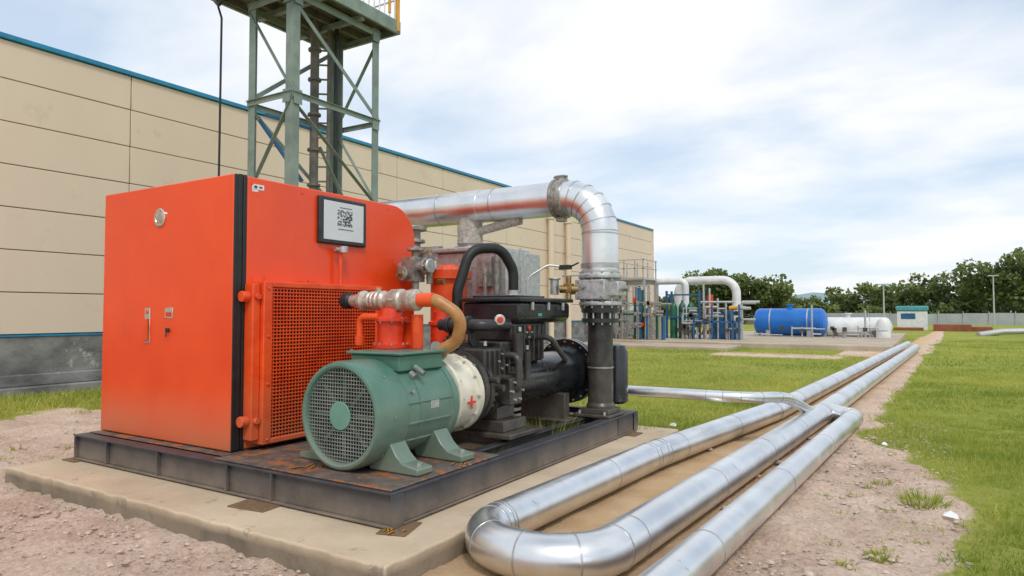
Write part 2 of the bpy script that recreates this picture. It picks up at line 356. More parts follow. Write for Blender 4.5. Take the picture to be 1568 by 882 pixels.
# ------------------------------------------------------------------ skid
e=empty('steel_skid',(-4.9,5.4,.12))
b=B('perimeter_beams',SKID,e,bevel=.004)
x0,x1,y0,y1,T=-6.92,-2.93,3.28,7.57,.016
def beamX(b,xa,xb,y,z0=.012,z1=.24,w=.12):
    b.box(xa,xb,y-w/2,y+w/2,z0,z0+T); b.box(xa,xb,y-w/2,y+w/2,z1-T,z1); b.box(xa,xb,y-.006,y+.006,z0+T,z1-T)
def beamY(b,ya,yb,x,z0=.012,z1=.24,w=.12):
    b.box(x-w/2,x+w/2,ya,yb,z0,z0+T); b.box(x-w/2,x+w/2,ya,yb,z1-T,z1); b.box(x-.006,x+.006,ya,yb,z0+T,z1-T)
beamX(b,x0,x1,y0+.06,w=.119); beamX(b,x0,x1,y1-.06)
b.box(x0,x1,y0+.030,y0+.053,.028,.224)
beamY(b,y0+.121,y1-.121,x0+.06); beamY(b,y0+.121,y1-.121,x1-.06)
b.box(x1-.035,x1-.012,y0+.1215,y1-.1215,.0285,.2235)
b.box(x1-.006,x1+.002,y0,y0+.12,.012+T,.24-T)
b.box(x1-.006,x1+.002,y1-.12,y1,.012+T,.24-T)
for x in(-6.9,-6.35,-5.55,-4.62,-4.1): b.box(x,x+.018,y0-.004,y0+.0295,.030,.222)
for y in(7.0,): b.box(x1-.0118,x1-.002,y,y+.012,.03,.222)
b.done()
b=B('inner_beams',SKID,e,bevel=.004)
beamY(b,y0+.125,y1-.125,-4.25,.012,.225); beamY(b,y0+.125,y1-.125,-3.3,.012,.225,.10)
for y in(4.75,5.9,7.1): beamX(b,x0+.13,-4.32,y,.012,.215); beamX(b,-4.18,-3.36,y,.012,.215)
b.done()
b=B('deck_plate',DECK,e,bevel=.003); b.box(-4.8,-2.96,3.31,4.6,.243,.253); b.box(-6.88,-4.84,3.41,3.7,.2425,.25); b.done()
b=B('timber_packers',WOOD,e,bevel=.004)
b.box(-4.33,-3.99,3.10,3.38,-.002,.010,rot=Matrix.Rotation(.12,3,'Z')); b.box(-3.03,-2.83,3.22,3.50,.001,.011,rot=Matrix.Rotation(.3,3,'Z')); b.box(-7.0,-6.78,3.22,3.45,.001,.011); b.box(-3.02,-2.82,7.2,7.45,.001,.011)
b.done()
b=B('mud_floor',CONC,e); b.box(-6.8,-3.1,3.45,7.4,.001,.02); b.done()
b=B('fallen_leaves',YEL,e)
for c in((-3.95,3.4,.256),(-3.1,3.75,.256),(-2.90,3.25,.014),(-3.9,3.5,.256),(-3.0,4.1,.256)):
    for i in range(9):
        x,y,z=c[0]+random.uniform(-.07,.07),c[1]+random.uniform(-.05,.05),c[2]
        b.add([(x,y,z),(x+.02,y+.004,z+.012),(x+.018,y+.02,z+.004),(x-.004,y+.014,z+.009)],[(0,1,2,3)])
b.done()

# ------------------------------------------------------------------ cabinet
e=empty('compressor_cabinet',(-5.83,4.65,1.4))
bx0,bx1,by0,by1,bz0,bz1=-6.86,-4.85,3.5,5.79,.262,2.547
def roundprof(y0,y1,z0,z1,R,n=12):
    p=[(y0,z0),(y1,z0)]
    for k in range(n+1):
        a=math.pi/2*k/n; p.append((y1-R+R*math.cos(a),z1-R+R*math.sin(a)))
    p.append((y0,z1)); return p
b=B('body_shell',ORANGE,e,bevel=.012,seg=3); b.prism(roundprof(by0+.115,by1,bz0,bz1,.36),'x',bx0,bx1); b.done()
b=B('door_panel',ORANGE,e,bevel=.012,seg=3); b.box(bx0-.004,bx1-.012,by0-.006,by0+.034,bz0-.004,bz1+.004); b.done()
b=B('door_gasket',RUBBER,e,bevel=.006); b.box(bx0+.01,bx1+.004,by0+.036,by0+.068,bz0,bz1+.006); b.box(bx0+.01,bx1-.004,by0+.068,by0+.078,bz0+.002,bz1-.004); b.box(bx0+.01,bx1+.004,by0+.078,by0+.112,bz0,bz1+.006); b.done()
b=B('door_edge_seal',RUBBER,e,bevel=.003); b.box(bx1-.0115,bx1+.002,by0-.004,by0+.035,bz0,bz1); b.done()
b=B('base_frame',BLACK,e); b.box(bx0+.03,bx1-.03,by0+.05,by1-.05,.243,.2615); b.done()
b=B('door_badge',CHROME,e); b.lathe((-5.906,by0-.006,2.257),(0,-1,0),[(0,.085),(.012,.085),(.016,.076),(.016,.064),(.010,.06)],32); b.done()
b=B('door_badge_face',FITT,e); b.lathe((-5.906,by0-.015,2.257),(0,-1,0),[(0,.058),(.006,.055),(.010,.03),(.012,.01)],24); b.done()
b=B('door_handle',CHROME,e,bevel=.012,seg=3); b.box(-6.125,-6.04,by0-.014,by0-.004,1.12,1.44); b.done()
b=B('door_handle_grip',ORANGE2,e,bevel=.012,seg=3); b.box(-6.108,-6.057,by0-.034,by0-.015,1.14,1.34); b.cyl((-6.083,by0-.014,1.40),(-6.083,by0-.02,1.40),.018,n=16); b.done()
b=B('lock_plate',CHROME,e,bevel=.006); b.box(-5.81,-5.69,by0-.012,by0-.004,1.345,1.44); b.done()
b=B('lock_print',RED,e); b.box(-5.79,-5.71,by0-.015,by0-.0125,1.36,1.40); b.done()
b=B('key_switch',BLACK,e); b.cyl((-5.75,by0-.004,1.24),(-5.75,by0-.03,1.24),.02,n=16); b.box(-5.756,-5.744,by0-.036,by0-.03,1.18,1.26); b.done()
b=B('display_bezel',BLACK,e,bevel=.015,seg=3); b.box(bx1-.002,bx1+.04,4.37,4.99,2.05,2.50); b.done()
b=B('display_face',SCREEN,e,bevel=.004); b.box(bx1+.041,bx1+.046,4.42,4.94,2.09,2.46); b.done()
b=B('display_print',PRINT,e); r2=random.Random(3)
for i in range(15):
    for j in range(12):
        if r2.random()<.6: b.box(bx1+.0465,bx1+.0475,4.59+i*.013,4.59+i*.013+.0115,2.23+j*.013,2.23+j*.013+.0115)
b.box(bx1+.0465,bx1+.0475,4.60,4.80,2.195,2.203);b.box(bx1+.0465,bx1+.0475,4.62,4.78,2.405,2.412)
b.done()
b=B('small_label',WHITE,e); b.box(bx1+.0005,bx1+.003,3.66,3.78,2.445,2.49); b.box(bx1+.0005,bx1+.003,3.66,3.72,2.425,2.442); b.done()
b=B('small_label_print',PRINT,e); b.box(bx1+.0035,bx1+.0045,3.68,3.71,2.455,2.478);b.box(bx1+.0035,bx1+.0045,3.73,3.76,2.46,2.475); b.done()
b=B('panel_rivets',ORANGE2,e)
for z in(.32,2.49):
    for y in(3.66,4.2,4.9,5.35): b.cyl((bx1,y,z),(bx1+.006,y,z),.010,n=10)
b.done()
b=B('drain_stem',ORANGE2,e); b.cyl((bx1+.06,4.62,1.62),(bx1+.06,4.62,1.98),.018,n=14); b.done()
b=B('drain_tap',GALV,e); b.cyl((bx1,4.62,2.0),(bx1+.13,4.62,2.0),.024,n=14); b.cyl((bx1+.06,4.55,2.0),(bx1+.06,4.69,2.0),.02,n=12); b.cyl((bx1+.1,4.62,1.97),(bx1+.1,4.62,2.03),.04,n=16); b.done()
fx=-4.70
b=B('cooler_frame',ORANGE2,e,bevel=.008,seg=2)
b.box(bx1+.001,fx,3.68,3.77,.30,1.66); b.box(bx1+.001,fx,5.02,5.12,.30,1.66); b.box(bx1+.001,fx,3.771,5.019,1.61,1.66); b.box(bx1+.001,fx,3.771,5.019,.30,.345)
b.box(bx1+.001,fx-.04,3.60,3.676,.34,1.64)
b.done()
b=B('cooler_hardware',ORANGE2,e,bevel=.004)
for z in(.5,1.53):
    b.cyl((bx1+.05,3.598,z),(bx1+.05,3.53,z),.045,n=18); b.cyl((fx-.042,3.64,z),(fx-.01,3.64,z),.026,n=14)
for z in(.34,.8,1.2,1.6): b.cyl((fx,3.725,z),(fx+.014,3.725,z),.012,n=8)
b.box(fx-.08,fx-.04,4.2,4.28,1.66,1.69)
b.cyl((fx-.06,3.72,1.66),(fx-.06,3.72,1.72),.012,n=8)
b.done()
b=B('cooler_core',DARK,e); b.box(bx1+.002,bx1+.05,3.772,5.018,.347,1.608); b.done()
b=B('cooler_mesh',ORANGE2,e)
y=3.79
while y<5.01: b.box(fx-.028,fx-.016,y,y+.009,.346,1.609); y+=.034
z=.365
while z<1.60: b.box(fx-.020,fx-.010,3.772,5.018,z,z+.009); z+=.030
b.done()

# ------------------------------------------------------------------ motor
mx_,mz=-3.63,.65
e=empty('electric_motor',(mx_,4.0,mz))
b=B('motor_housing',GREEN,e)
b.lathe((mx_,0,mz),(0,1,0),[(3.56,.330),(3.515,.338),(3.495,.348),(3.487,.362),(3.492,.380),(3.51,.391),(3.54,.396),(3.80,.397),(3.82,.390),(3.825,.368),(3.83,.364),(3.98,.364),(3.982,.370),(4.0,.370),(4.002,.364),(4.36,.364),(4.375,.372),(4.38,.384),(4.44,.384),(4.45,.376),(4.452,.352),(4.5,.345)],72,capa=False)
b.done(25)
b=B('motor_ribs',GREEN,e,bevel=.004)
for a in(-35,-12,12,60,120,168,192,215):
    t=math.radians(a); c=V(mx_+math.cos(t)*.366,0,mz+math.sin(t)*.366)
    b.box(c.x-.009,c.x+.009,3.84,4.37,c.z-.008,c.z+.008,rot=Matrix.Rotation(-t,3,'Y'))
b.done()
b=B('motor_feet',GREEN,e,bevel=.01,seg=2)
for ya in(3.66,4.18):
    for sg in(1,-1):
        P=[(mx_+sg*.12,mz-.33),(mx_+sg*.33,mz-.17),(mx_+sg*.40,mz-.27),(mx_+sg*.46,.33),(mx_+sg*.60,.305),(mx_+sg*.60,.256),(mx_+sg*.15,.256)]
        b.prism(P,'y',ya,ya+.17)
b.done()
b=B('foot_bolts',GALV,e)
for ya in(3.745,4.265):
    for sg in(1,-1): b.cyl((mx_+sg*.54,ya,.30),(mx_+sg*.54,ya,.335),.018,n=6)
b.done()
b=B('terminal_box',GREEN,e,bevel=.012,seg=3)
b.box(-3.88,-3.38,3.86,4.40,.95,1.07); b.box(-3.91,-3.35,3.83,4.43,1.072,1.096)
b.done()
b=B('terminal_box_bolts',GREENBAR,e)
for x in(-3.88,-3.38):
    for y in(3.87,4.39): b.cyl((x,y,1.096),(x,y,1.108),.012,n=6)
b.cyl((-3.385,4.0,.93),(-3.34,4.0,.90),.03,n=16); b.cyl((-3.36,4.02,.98),(-3.27,4.02,.93),.022,n=16)
b.cyl((-3.3,3.9,.80),(-3.27,3.9,.81),.012,n=8)
for a in(45,135,225,315,0): 
    t=math.radians(a); b.cyl((mx_+math.cos(t)*.388,3.66,mz+math.sin(t)*.388),(mx_+math.cos(t)*.402,3.66,mz+math.sin(t)*.402),.012,n=8)
b.done()
b=B('nameplate',GALV,e); b.box(-3.271,-3.264,4.10,4.20,.66,.73); b.done()
b=B('fan_void',DARK,e); b.lathe((mx_,3.562,mz),(0,1,0),[(0,.335),(.01,.335)],48); b.done()
b=B('fan_blades',GREEN,e)
for k in range(8): b.box(mx_-.014,mx_+.014,3.550,3.56,mz+.08,mz+.3,rot=Matrix.Rotation(k*math.pi/4,3,'Y'),piv=(mx_,3.555,mz))
b.done()
b=B('fan_guard_mesh',GREENBAR,e); R=.337
k=-.324
while k<.33:
    h=math.sqrt(max(0,R*R-k*k)); b.bar((mx_+k,3.520,mz-h),(mx_+k,3.520,mz+h),.0062,.005,up=(0,1,0)); b.bar((mx_-h,3.514,mz+k),(mx_+h,3.514,mz+k),.005,.0062); k+=.0265
b.done()
b=B('fan_hub_disc',GREEN2,e); b.lathe((mx_,3.513,mz),(0,-1,0),[(0,.104),(.006,.104),(.010,.099),(.011,.02)],40); b.done()
# bell housing
e=empty('bell_housing',(mx_,4.7,mz+.03))
b=B('housing_shell',CREAM,e); b.lathe((mx_,0,mz+.03),(0,1,0),[(4.5,.33),(4.505,.352),(4.545,.352),(4.55,.325),(4.6,.32),(4.8,.31),(4.82,.315),(4.825,.338),(4.88,.338),(4.885,.3)],60); b.done(25)
b=B('housing_bolts',GALV,e); b.bolts((mx_,4.56,mz+.03),(0,1,0),.337,14,.010,.025); b.bolts((mx_,4.81,mz+.03),(0,1,0),.327,12,.010,.025); b.done()
b=B('warning_mark',RED,e,bevel=.001); b.box(-3.312,-3.306,4.65,4.77,.625,.643); b.box(-3.3115,-3.3055,4.70,4.718,.58,.69); b.done()
b=B('housing_top_cap',CREAM,e,bevel=.008); b.box(-3.75,-3.52,4.6,4.8,.97,1.03); b.done()

# ------------------------------------------------------------------ screw compressor
cz=.71
e=empty('screw_compressor',(mx_,6.0,cz))
b=B('coupling_flanges',BLACK,e)
b.lathe((mx_,0,cz),(0,1,0),[(4.89,.30),(4.895,.345),(4.95,.345),(4.955,.26),(5.0,.25),(5.005,.33),(5.06,.33),(5.065,.25),(5.12,.22),(5.18,.20),(5.185,.30),(5.25,.30),(5.255,.235),(5.4,.24)],56)
b.done()
b=B('flange_bolts',CAST,e); b.bolts((mx_,4.92,cz),(0,1,0),.31,16,.016,.12); b.bolts((mx_,5.10,cz),(0,1,0),.285,16,.016,.13,.5); b.bolts((mx_,5.22,cz),(0,1,0),.265,14,.014,.11); b.done()
b=B('rotor_casing',BLACKG,e)
b.lathe((mx_,0,cz),(0,1,0),[(5.35,.225),(5.5,.245),(5.52,.262),(5.58,.262),(5.6,.245),(6.2,.245),(6.21,.252),(6.25,.252),(6.26,.245),(6.98,.25),(7.06,.30),(7.065,.375),(7.12,.375),(7.125,.36),(7.14,.36),(7.145,.375),(7.2,.375),(7.21,.30),(7.38,.28),(7.46,.2),(7.48,.1)],56)
b.done(25)
b=B('casing_bolts',CAST,e); b.bolts((mx_,7.13,cz),(0,1,0),.345,20,.014,.16); b.done()
b=B('gear_case',BLACK,e,bevel=.02,seg=3)
b.box(-3.92,-3.36,4.98,5.42,.80,1.07); b.box(-3.98,-3.42,5.35,6.15,.90,1.12); b.box(-3.86,-3.40,5.5,6.2,1.121,1.29)
b.box(-3.36,-3.22,5.2,5.4,.55,.80)
b.done()
b=B('gear_case_ribs',BLACK,e,bevel=.004)
for i in range(7): b.box(-3.42,-3.385,5.52+i*.095,5.54+i*.095,.92,1.27)
for i in range(5): b.box(-3.36,-3.335,5.02+i*.08,5.035+i*.08,.82,1.05)
b.done()
b=B('air_filter_box',BLACKG,e,bevel=.03,seg=3); b.prism([(-4.02,1.29),(-3.40,1.29),(-3.34,1.34),(-3.34,1.50),(-4.02,1.50)],'y',5.55,6.62); b.done()
b=B('air_filter_lid',BLACKG,e,bevel=.02,seg=3); b.box(-4.05,-3.31,5.52,6.65,1.503,1.545); b.box(-3.95,-3.42,5.62,6.2,1.546,1.57); b.done()
b=B('air_filter_clips',GALV,e,bevel=.003)
for y in(5.75,6.08,6.4): b.box(-3.336,-3.31,y,y+.03,1.42,1.50)
b.done()
b=B('filter_label',TEAL,e); b.box(-3.3385,-3.334,5.9,5.98,1.36,1.39); b.done()
b=B('pipework',BLACK,e)
b.sweep(fillet([(-3.42,5.3,1.0),(-3.2,5.3,1.0),(-3.2,5.3,.72),(-3.35,5.3,.6)],.08),.035,14)
b.sweep(fillet([(-3.95,5.1,1.28),(-3.45,5.1,1.28),(-3.45,5.5,1.28)],.1),.055,18)
b.sweep(fillet([(-3.35,5.9,1.15),(-3.2,5.9,1.15),(-3.2,6.25,.9),(-3.38,6.3,.8)],.06),.028,12)
for y,z in((5.1,1.28),(5.18,1.16)): b.disc((-3.62,y,z),(1,0,0),.085,.03,20); b.disc((-3.85,y,z),(1,0,0),.075,.04,20)
for k in range(5):
    b.cyl((-3.38,5.02+.09*k,.80-.08*(k%2)),(-3.24,5.02+.09*k,.80-.08*(k%2)),.03,n=14)
b.cyl((-3.30,5.45,.95),(-3.30,5.45,1.2),.05,n=18); b.cyl((-3.30,5.62,.75),(-3.30,5.62,1.02),.035,n=18)
b.cyl((-3.72,5.0,1.07),(-3.72,5.0,1.18),.07,n=20); b.disc((-3.72,5.0,1.14),(0,0,1),.10,.02,20)
b.done()
b=B('gauges',GALV,e)
for c in((-3.37,5.0,1.10),(-3.28,5.45,1.22),(-3.3,5.62,1.04)): b.cyl(c,(c[0],c[1],c[2]+.04),.016,n=10)
b.lathe((-3.40,5.28,1.33),(.7,-.7,0),[(0,.05),(.03,.05),(.033,.042)],20); b.bolts((-3.22,5.3,.68),(1,0,0),.09,6,.012,.04)
b.bolts((-3.335,5.25,.95),(1,0,0),.07,5,.010,.02); b.bolts((-3.38,5.8,1.2),(1,0,0),.05,4,.010,.02)
b.done()
b=B('indicator',RED,e); b.lathe((-3.375,5.255,1.33),(.7,-.7,0),[(0,.03),(.006,.02)],16); b.cyl((-3.33,5.7,1.25),(-3.315,5.7,1.25),.02,n=12); b.done()
b=B('support_feet',BLACK,e,bevel=.008)
b.box(-3.98,-3.18,5.12,5.72,.256,.30); b.box(-3.86,-3.30,5.2,5.6,.301,.40); b.box(-3.8,-3.4,5.25,5.55,.401,.52); b.box(-3.9,-3.35,6.5,6.62,.226,.52); b.box(-3.98,-3.28,6.42,6.7,.2255,.25)
b.done()
# ------------------------------------------------------------------ oil filter with hose above motor
e=empty('oil_filter_unit',(-3.85,4.25,1.25))
b=B('filter_body',RED,e); b.lathe((-3.84,4.28,1.10),(0,0,1),[(0,.15),(.03,.15),(.035,.11),(.06,.105),(.22,.115),(.225,.14),(.25,.14),(.255,.10),(.33,.085),(.34,.05)],32); b.done()
b=B('filter_arm',ORANGE2,e); b.sweep(fillet([(-3.9,4.2,1.36),(-4.12,4.2,1.36),(-4.12,4.2,1.2)],.06),.03,14); b.cyl((-4.12,4.2,1.2),(-4.12,4.2,1.12),.04,n=16); b.box(-4.0,-3.68,4.38,4.5,1.1,1.32); b.cyl((-3.62,4.36,1.1),(-3.62,4.36,1.38),.05,n=18); b.done()
b=B('filter_bolts',CAST,e); b.bolts((-3.84,4.28,1.335),(0,0,1),.125,8,.010,.045); b.bolts((-3.84,4.28,1.135),(0,0,1),.135,8,.010,.025); b.done()
b=B('hose_fitting',FITT,e)
b.lathe((-4.33,4.3,1.5),(1,0,0),[(0,.05),(.12,.055),(.14,.085),(.17,.088),(.19,.06),(.24,.06),(.26,.08),(.27,.072),(.30,.082),(.31,.074),(.35,.084),(.36,.076),(.40,.083),(.42,.062),(.46,.062),(.48,.085),(.50,.092),(.60,.095),(.62,.082),(.68,.086),(.70,.092),(.76,.09),(.78,.055)],28)
b.cyl((-3.86,4.3,1.5),(-3.86,4.3,1.40),.05,n=18); b.cyl((-4.0,4.3,1.56),(-4.0,4.3,1.61),.02,n=8); b.bolts((-3.78,4.3,1.5),(1,0,0),.09,6,.014,.06); b.done()
b=B('fitting_cap',RUBBER,e); b.lathe((-4.42,4.3,1.5),(1,0,0),[(0,.055),(.02,.07),(.09,.07),(.11,.052)],24); b.done()
b=B('delivery_hose',HOSE,e); b.sweep(fillet([(-3.56,4.3,1.5),(-3.40,4.33,1.5),(-3.20,4.42,1.36),(-3.30,4.48,1.16),(-3.48,4.45,1.06)],.14,8),.052,20); b.done()
b=B('hose_collar',ORANGE2,e); b.cyl((-3.57,4.3,1.5),(-3.42,4.325,1.5),.058,n=20); b.done()
b=B('hose_end_flange',GREENBAR,e); b.disc((-3.46,4.44,1.08),(.7,-.1,.5),.085,.03,20); b.done()

# ------------------------------------------------------------------ oil separator behind cabinet corner
e=empty('oil_separator_tank',(-4.62,6.0,1.2))
b=B('tank_shell',ORANGE2,e); b.lathe((-4.52,5.98,.26),(0,0,1),[(0,.16),(.05,.19),(.1,.20),(1.5,.20),(1.505,.25),(1.55,.25),(1.56,.25),(1.60,.25),(1.605,.14),(1.66,.10)],36); b.done()
b=B('tank_bolts',GALV,e); b.bolts((-4.52,5.98,1.82),(0,0,1),.225,14,.014,.12); b.done()
b=B('side_tank',RED,e); b.lathe((-4.28,5.55,.9),(0,0,1),[(0,.08),(.02,.115),(.35,.115),(.37,.14),(.40,.14),(.41,.10),(.5,.09),(.52,.04)],28); b.done()
e=empty('valve_manifold',(-4.62,5.5,1.9))
b=B('valve_bodies',CAST,e,bevel=.006)
b.box(-4.72,-4.55,5.42,5.60,1.72,1.98); b.cyl((-4.80,5.5,1.88),(-4.42,5.5,1.88),.055,n=18); b.cyl((-4.6,5.5,1.6),(-4.6,5.5,2.1),.04,n=16); b.disc((-4.45,5.5,1.88),(1,0,0),.09,.03,18); b.disc((-4.6,5.5,2.06),(0,0,1),.09,.03,18)
b.cyl((-4.5,5.62,1.7),(-4.5,5.62,2.0),.035,n=14); b.box(-4.56,-4.44,5.56,5.68,1.95,2.02); b.cyl((-4.63,5.3,1.8),(-4.63,5.45,1.8),.05,n=18); b.disc((-4.63,5.32,1.8),(0,1,0),.075,.025,18)
b.done()
b=B('valve_wheel',GALV,e); b.lathe((-4.43,5.5,1.88),(1,0,0),[(0,.03),(.02,.03),(.02,.075),(.035,.08),(.045,.07)],20); b.bolts((-4.44,5.5,1.88),(1,0,0),.07,6,.01,.05); b.done()
b=B('brass_nipples',BRASS,e); b.cyl((-4.63,5.24,1.8),(-4.63,5.31,1.8),.03,n=10); b.cyl((-4.5,5.62,2.02),(-4.5,5.62,2.07),.022,n=8); b.cyl((-4.42,5.66,1.72),(-4.34,5.66,1.72),.03,n=8); b.done()

e=empty('aftercooler_unit',(-4.6,6.9,1.7))
b=B('casing',GALV,e,bevel=.015,seg=2); b.box(-5.15,-4.12,6.55,7.35,1.25,2.12); b.box(-5.2,-4.30,6.5,7.4,2.121,2.18); b.done()
b=B('casing_details',CAST,e,bevel=.006); b.box(-4.95,-4.6,6.52,6.548,1.5,1.95); b.box(-4.5,-4.3,6.50,6.548,1.7,2.05); b.cyl((-5.55,6.6,2.0),(-5.55,6.6,2.44),.09,n=20); b.disc((-5.55,6.6,2.30),(0,0,1),.15,.04,24); b.disc((-5.55,6.6,2.46),(0,0,1),.17,.05,24); b.cyl((-5.7,6.6,2.15),(-5.1,6.6,2.15),.07,n=18)
b.cyl((-4.22,6.5,1.3),(-4.22,6.5,2.2),.03,n=12); b.cyl((-4.35,6.45,1.3),(-4.35,6.45,1.9),.025,n=12); b.disc((-4.95,7,2.21),(0,0,1),.2,.04,24); b.done()
b=B('casing_legs',BLACK,e); 
for x in(-5.08,-4.2):
    for y in(6.62,7.25): b.box(x-.04,x+.04,y-.04,y+.04,.215,1.249)
b.done()

e=empty('hydraulic_hose',(-4.0,6.0,1.8))
b=B('hose_tube',RUBBER,e); b.sweep(fillet([(-4.18,5.68,1.30),(-4.18,5.68,1.62),(-4.10,5.80,2.07),(-3.93,6.14,2.10),(-3.86,6.28,1.86),(-3.86,6.28,1.55)],.22,10),.056,22); b.done()
b=B('hose_ferrules',GALV,e); b.cyl((-3.86,6.28,1.575),(-3.86,6.28,1.64),.066,n=20); b.cyl((-4.18,5.68,1.22),(-4.18,5.68,1.36),.066,n=20); b.disc((-3.86,6.28,1.585),(0,0,1),.085,.025,6); b.done()

e=empty('control_line',(-3.6,6.6,1.7))
b=B('tube',GALV,e); b.sweep(fillet([(-3.72,6.35,1.546),(-3.72,6.35,1.78),(-3.55,6.5,1.92),(-3.40,6.6,1.90)],.12),.012,10); b.cyl((-3.90,6.5,1.546),(-3.90,6.5,2.12),.012,n=8); b.done()
b=B('lever_head',BLACK,e,bevel=.006); b.box(-3.45,-3.32,6.56,6.64,1.87,1.92); b.bar((-3.32,6.6,1.9),(-3.22,6.6,1.94),.018,.018); b.done()
b=B('brass_valve',BRASS,e,bevel=.004); b.cyl((-3.52,6.72,1.66),(-3.30,6.8,1.66),.045,n=16); b.cyl((-3.42,6.75,1.546),(-3.42,6.75,1.8),.03,n=12); b.box(-3.47,-3.37,6.71,6.79,1.62,1.72); b.done()
b=B('valve_hand_lever',GALV,e,bevel=.003); b.box(-3.5,-3.28,6.73,6.75,1.80,1.815); b.cyl((-3.6,6.75,1.60),(-3.6,6.75,1.78),.05,n=16); b.disc((-3.6,6.75,1.78),(0,0,1),.07,.02,16); b.done()

# ------------------------------------------------------------------ column + valve + overhead pipe
cx,cy=-3.15,7.0
e=empty('discharge_column',(cx,cy,.9))
b=B('column_base',BLACK,e,bevel=.008); b.box(cx-.24,cx+.2,cy-.22,cy+.22,.242,.275); b.box(cx-.19,cx+.17,cy-.17,cy+.17,.276,.33); b.done()
b=B('column_pipe',BLACK,e); b.lathe((cx,cy,.33),(0,0,1),[(0,.16),(.03,.16),(.06,.142),(.95,.142),(.955,.21),(1.0,.21),(1.005,.145),(1.06,.145),(1.065,.215),(1.14,.215)],40); b.done()
b=B('column_bolts',GALV,e); b.bolts((cx,cy,1.36),(0,0,1),.185,12,.012,.20)
for sx in(-.15,.15): b.cyl((cx+sx-.02,cy-.19,.27),(cx+sx-.02,cy-.19,.31),.016,n=6)
b.done()
b=B('column_side_tank',BLACKG,e); b.lathe((cx+.02,cy+.42,.33),(0,0,1),[(0,.09),(.03,.13),(.6,.13),(.68,.10),(.7,.04)],28); b.cyl((cx,cy+.1,.8),(cx,cy+.4,.8),.05,n=16); b.done()
b=B('column_clamp',CAST,e); b.disc((cx,cy,.78),(0,0,1),.150,.02,28); b.done()
e=empty('gate_valve',(cx,cy,1.66))
b=B('valve_body',GALV,e,bevel=.01)
b.lathe((cx,cy,1.475),(0,0,1),[(0,.24),(.045,.24),(.05,.17),(.11,.17),(.27,.19),(.30,.19),(.305,.245),(.35,.245),(.355,.215),(.40,.215)],40)
b.box(cx-.20,cx+.16,cy-.24,cy-.1,1.54,1.76); b.box(cx+.1,cx+.27,cy-.12,cy+.12,1.58,1.74)
b.done()
b=B('valve_bolts',CAST,e); b.bolts((cx,cy,1.50),(0,0,1),.215,12,.013,.11); b.bolts((cx,cy,1.80),(0,0,1),.218,12,.013,.10)
b.cyl((cx-.3,cy-.17,1.65),(cx-.2,cy-.17,1.65),.05,n=16); b.cyl((cx-.1,cy-.30,1.68),(cx-.1,cy-.2,1.68),.03,n=8); b.cyl((cx+.27,cy,1.66),(cx+.34,cy,1.66),.03,n=8)
for x_ in(-.16,.12):
    for z_ in(1.57,1.73): b.cyl((cx+x_,cy-.255,z_),(cx+x_,cy-.24,z_),.014,n=6)
b.done()
e=empty('overhead_pipe',(-4.8,cy,2.73))
pr=.205
path=fillet([(cx,cy,1.87),(cx,cy,2.735),(-7.3,cy,2.735),(-7.3,cy,1.2)],[0,.43,.43,0],6)
b=B('pipe_cladding',ALU,e); b.sweep(path,pr,40); b.done(12)
b=B('pipe_bands',ALU2,e)
for i in range(1,8):
    d=((path[i+1]-path[i]).normalized()+(path[i]-path[i-1]).normalized()).normalized(); b.lathe(path[i],d,[(-.007,pr-.002),(-.006,pr+.005),(.006,pr+.005),(.007,pr-.002)],36,False,False)
seam_rings(b,path,pr,.83,w=.016)
b.lathe((cx,cy,1.90),(0,0,1),[(0,pr),(0,pr+.014),(.05,pr+.014),(.05,pr)],36,False,False)
b.done()
b=B('pipe_clamp',CAST,e,bevel=.003)
X0=-3.64
b.lathe((X0,cy,2.735),(1,0,0),[(-.07,pr),(-.07,pr+.03),(-.03,pr+.035),(-.028,pr+.012),(.028,pr+.012),(.03,pr+.035),(.07,pr+.03),(.07,pr)],40,False,False)
b.box(X0-.06,X0+.06,cy-.05,cy+.05,2.735+pr+.012,2.735+pr+.065); b.box(X0-.05,X0+.05,cy-.05,cy+.05,2.735-pr-.065,2.735-pr-.012); b.cyl((X0-.09,cy-.02,2.735+pr+.05),(X0+.09,cy-.02,2.735+pr+.05),.014,n=8)
b.done()
b=B('insulated_branch',INSUL,e)
b.lathe((-4.95,cy,2.60),(0,0,-1),[(0,.15),(.06,.155),(.14,.165),(.25,.16),(.33,.168),(.37,.14),(.38,.10)],32)
b.sweep(fillet([(-4.95,cy-.01,2.40),(-4.7,cy,2.44),(-4.35,cy,2.50),(-4.2,cy,2.52)],.1),.055,14)
b.done(40)
b=B('branch_pipe',GALV,e); b.cyl((-4.95,cy,2.19),(-4.95,cy,2.26),.09,n=20); b.done()
b=B('branch_saddle',ALU,e); b.lathe((-4.95,cy,2.735),(1,0,0),[(-.20,pr),(-.20,pr+.006),(.20,pr+.006),(.20,pr)],36,False,False); b.done()

